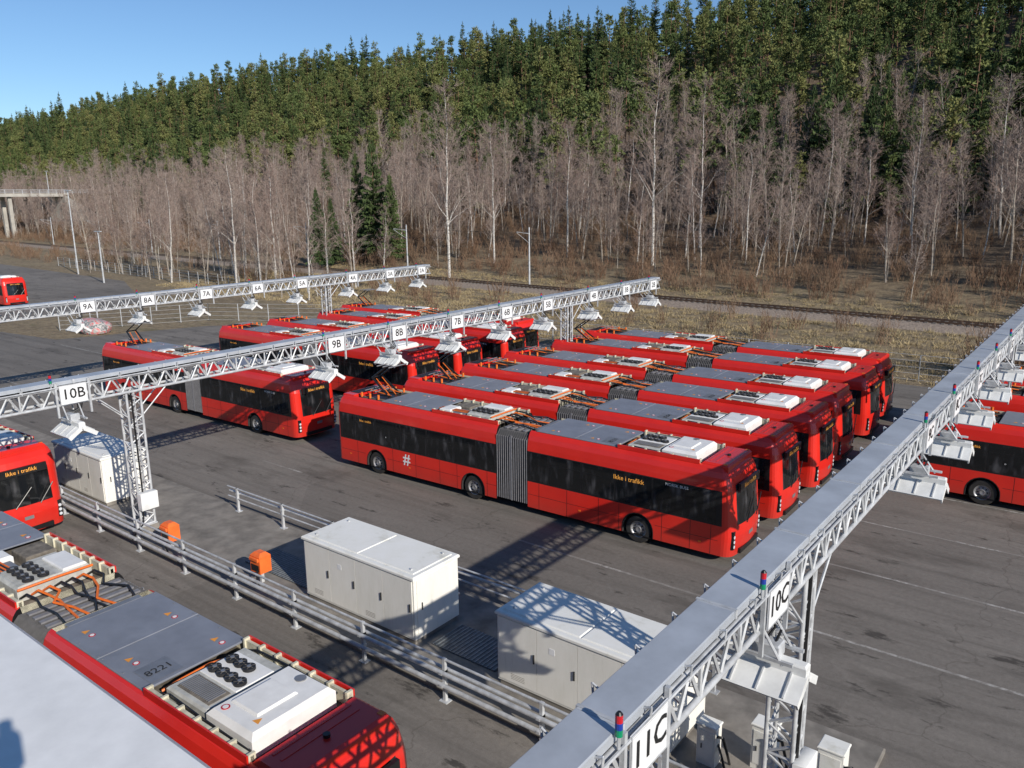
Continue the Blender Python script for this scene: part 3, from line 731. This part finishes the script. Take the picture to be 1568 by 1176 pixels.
def cd_(x,q):
    base=.95 if q>64+14*noise.noise(Vector((x*.02,0,0))) else (.22 if x<-60 else .7)
    return base*(1 if noise.noise(Vector((x*.045,q*.045,9)))>-.28 else .45)
pts=[]
for x,y in jit(-1000,75,48,200,5.0,cd_,.8):
    pat=noise.noise(Vector((x*.02,y*.02,7)));i=R.randrange(3) if R.random()<.40+pat*1.0 else 3+R.randrange(4)
    pts.append((x,y,H(x,y)-.2,R.uniform(0,6.28),R.choice([R.uniform(.45,.8),R.uniform(.7,1.0),R.uniform(.8,1.2)])*(1+.2*pat),i))
scatter('conifer_forest',collection('conifer_variants',CON),pts)
pts=[]
def bd(x,q):
    if x>-120 and q<16: return .10
    cl=1+1.1*noise.noise(Vector((x*.07,q*.07,2)))
    return (.84 if q<58 else .38)*cl
for x,y in jit(-340,75,9,78,3.7,bd,1.2):
    q=y-yr(x)
    if q<8: continue
    pts.append((x,y,H(x,y)-.1,R.uniform(0,6.28),R.choice([R.uniform(.3,.6),R.uniform(.55,.98),R.uniform(.6,1.02)])*(.80+.25*min(1,q/60)),R.choice([0,1,2,3,4,5,6,2,3,5,6,4])))
for x,y in jit(-420,-340,14,70,6): pts.append((x,y,H(x,y)-.1,R.uniform(0,6.28),R.uniform(.6,1.),R.randrange(6)))
for i in range(64):
    x=R.uniform(-150,-74);y=yr(x)-R.uniform(7,22);pts.append((x,y,H(x,y)-.1,R.uniform(0,6.28),R.uniform(.4,.9),R.randrange(7)))
scatter('bare_tree_grove',collection('bare_tree_variants',BAR),pts,.07)
pts=[]
for x,y in jit(-330,70,-17,66,2.4,lambda x,q:0 if -6<q<6 else (.85 if q>5 else (.10 if x>-60 else .3))):
    pts.append((x,y,H(x,y)-.05,R.uniform(0,6.28),R.uniform(.4,1.2),R.randrange(3)))
for i in range(26): pts.append((R.uniform(-9,8),R.uniform(54.5,60),0,R.uniform(0,6.28),R.uniform(.7,1.3),R.randrange(3)))
scatter('brush_thicket',collection('brush_variants',BRU),pts)
pts=[]
for x,y in jit(-110,62,-24,9,.95,lambda x,q:0 if (-3.6<q<3.6 or yr(x)+q<53.5) else .75): pts.append((x,y,H(x,y),R.uniform(0,6.28),R.uniform(.5,1.3),R.randrange(3)))
scatter('dry_grass',collection('grass_variants',TUF),pts)
CA,SA=math.cos(rad(37.861)),math.sin(rad(37.861))
def at(u,F): return F*(u*CA-SA),F*(u*SA+CA)
def tree(name,me,u,F,s):
    x,y=at(u,F);link(name,me,(x,y,H(x,y)-.1),(0,0,R.uniform(0,6.28)),scale=(s,s,s))
BIG=[bare_tree(61,26,'birch',8),bare_tree(62,27,'birch',8)]
for u,F,s,k in ((-.076,111,1.0,0),(.175,109,1.0,1),(.232,118,.9,0),(-.02,122,.78,1),(.29,103,.58,0),(.38,112,.66,1),(-.29,112,.70,0),(-.34,107,.70,1),(-.31,104,.58,0),(.49,105,.7,0),(.60,98,.72,1),(-.42,118,.6,1),(.07,120,.75,0)):
    tree('birch_tree',BIG[k],u,F,s)
NSP=[spruce(71,18,1.9),spruce(72,16,1.9)]
for u,F,s,k in ((-.165,136,1.12,0),(-.145,133,.9,1),(-.235,133,.82,1),(-.185,140,1.0,0),(.33,118,.8,0),(.43,128,1.1,1),(.40,124,.95,0),(-.218,136,.7,1),(.36,130,1.05,0),(.46,122,.8,1),(.31,132,1.0,1),(.385,134,1.2,0)): tree('spruce_tree',NSP[k],u,F,s)
def pole(x,y,h,arm=0,z=None):
    mb=MB();mb.cyl((0,0,0),(0,0,h),.13,'galv',10,.08)
    if arm:
        mb.cyl((0,0,h-.8),(0,-2.6,h-.5),.04,'galv',6);mb.cyl((0,0,h-2.0),(0,-2.6,h-.6),.03,'galv',6)
    else: mb.bbox(-.9,.9,-.12,.12,h,h+.12,'galv',.03)
    link('catenary_pole' if arm else 'street_lamp',mb.mesh('pole'),(x,y,H(x,y)-.1 if z is None else z))
for x in (-232,-200,-172,-142,-112,-86,-62): pole(x,yr(x)+3.9,7.5,1)
pole(-139,62,13.5);pole(-168,58,10);pole(-205,60,10);pole(-120,57,7.5)
for y in (70,95,118): pole(-277.5,y,7,0,14.4)
mb=MB();xx=[-400,-232,-172,-112,-62,-14,40]
for z in (6.2,7.3):
    for a,b2 in zip(xx[:-1],xx[1:]): mb.cyl((a,yr(a)+1.0,z),(b2,yr(b2)+1.0,z),.012,'black',4)
link('catenary_wire',mb.mesh('catenary_wire'))
mb=MB()
fp=[(-78,32.5),(-72,44),(-61,50),(-40,53.4),(-10,54.2),(25,54.2)]
for a,b2 in list(zip(fp[:-1],fp[1:]))+[((-150,30.2),(-90,30.2)),((-95,63),(-160,68))]:
    d=Vector((b2[0]-a[0],b2[1]-a[1],0));n=max(1,round(d.length/2.8))
    for i in range(n+1):
        p=Vector((a[0],a[1],0))+d*(i/n);mb.cyl(p,p+Vector((0,0,1.7)),.04,'galv',6)
    for z in [.1,.5,.9,1.3,1.68]: mb.cyl((a[0],a[1],z),(b2[0],b2[1],z),.012,'galv',4)
link('wire_fence',mb.mesh('wire_fence'))
mb=MB()
mb.bbox(-86,-74.5,22.6,23.1,0,.85,'hood',.08);mb.box(-86,-74.5,22.45,23.25,0,.15,'concrete')
link('concrete_barrier',mb.mesh('concrete_barrier'))
bm=bmesh.new();bmesh.ops.create_icosphere(bm,subdivisions=3,radius=1)
for v in bm.verts:
    v.co*=1+.25*noise.noise(v.co*1.3);v.co.x*=2.0;v.co.y*=1.2;v.co.z*=.8
me=bpy.data.meshes.new('boulder');bm.to_mesh(me);bm.free();me.materials.append(M['graf']);link('painted_boulder',me,(-74.2,33.8,.5))
mb=MB()
mb.box(-287,-277,55,124,13.6,14.6,'bridgec')
for z in (14.9,15.3,15.7): mb.cyl((-277,55,z),(-277,130,z),.07,'galv',5)
y=55
while y<130: mb.cyl((-277,y,14.4),(-277,y,15.7),.07,'galv',5);y+=2.5
mb.box(-288,-276,122,138,1,14.2,'bridgec')
P=[(-276,122,2),(-262,128,2.5),(-262,128,6),(-276,122,14.2)];mb.face(P,'bridgec');mb.face([(-276,138,14.2),(-262,134,6),(-262,128,6),(-276,122,14.2)],'ground')
for y in (70,88,106): mb.box(-284,-283,y,y+1,0,13.6,'bridgec');mb.box(-279,-278,y,y+1,0,13.6,'bridgec')
link('road_bridge',mb.mesh('road_bridge'))
mb=MB()
mb.box(-16,14,-10,2.35,0,7.35,'concrete');mb.bbox(-16.2,14.2,-10.2,2.55,7.35,7.62,'white',.06)
link('depot_building',mb.mesh('depot_building'))
mb=MB()
mx_,my_=-1.4,.3  # invented rig out of view, added to throw shadow shapes on the pale roof
mb.cyl((mx_,my_,7.6),(mx_,my_,10.2),.05,'galv',12);mb.bbox(mx_-.2,mx_+.2,my_-.2,my_+.2,7.62,7.68,'galv',.01)
mb.box(mx_-.06,mx_+.06,my_-.55,my_+.05,9.5,9.9,'galv');mb.box(mx_-.05,mx_+.05,my_-.3,my_+.08,9.9,10.1,'galv')
mb.cyl((mx_,my_-.8,9.0),(mx_,my_+.05,9.4),.04,'galv',8);mb.cyl((mx_,my_-.6,8.7),(mx_,my_,9.3),.06,'galv',8)
link('roof_shadow_caster',mb.mesh('roof_shadow_caster',smooth=40))
# ------------------------------------------------------------------ light, sky, camera
sc=bpy.context.scene
sv=Vector((1.9,-.6,1.0)).normalized()
sl=bpy.data.lights.new('sun','SUN');sl.energy=5.0;sl.angle=rad(.5);sl.color=(1,.93,.83)
so=bpy.data.objects.new('sun',sl);so.rotation_euler=(-sv).to_track_quat('-Z','Y').to_euler();so.location=(0,0,60);COL.objects.link(so)
w=bpy.data.worlds.new('World');sc.world=w;w.use_nodes=True;nt=w.node_tree
bg=nt.nodes['Background'];sk=nt.nodes.new('ShaderNodeTexSky');sk.sky_type='NISHITA';sk.sun_disc=False
sk.sun_elevation=math.asin(sv.z);sk.sun_rotation=math.atan2(sv.x,sv.y);sk.altitude=600;sk.air_density=1.0;sk.dust_density=.0;sk.ozone_density=2.6
mx=nt.nodes.new('ShaderNodeMix');mx.data_type='RGBA';mx.blend_type='MULTIPLY';mx.inputs[0].default_value=1;mx.inputs[7].default_value=(.84,1.0,1.16,1)
nt.links.new(sk.outputs[0],mx.inputs[6]);nt.links.new(mx.outputs[2],bg.inputs[0]);bg.inputs[1].default_value=.095
cd=bpy.data.cameras.new('camera');cd.sensor_width=36;cd.lens=36*1231.719/1568;cd.clip_end=6000;cd.clip_start=.1
co=bpy.data.objects.new('camera',cd);COL.objects.link(co);sc.camera=co
a=rad(37.861);th=rad(12.979);ro=rad(-.628)
Fw=Vector((-math.sin(a),math.cos(a),0));Rt=Vector((math.cos(a),math.sin(a),0));Up=Vector((0,0,1))
f=Fw*math.cos(th)-Up*math.sin(th);u=Fw*math.sin(th)+Up*math.cos(th)
c,s=math.cos(ro),math.sin(ro)
dn=-u;r2=Rt*c-dn*s;d2=Rt*s+dn*c;u2=-d2
co.matrix_world=Matrix(((r2.x,u2.x,-f.x,0),(r2.y,u2.y,-f.y,0),(r2.z,u2.z,-f.z,11.419),(0,0,0,1)))
sc.view_settings.view_transform='Standard';sc.view_settings.look='None';sc.view_settings.exposure=0
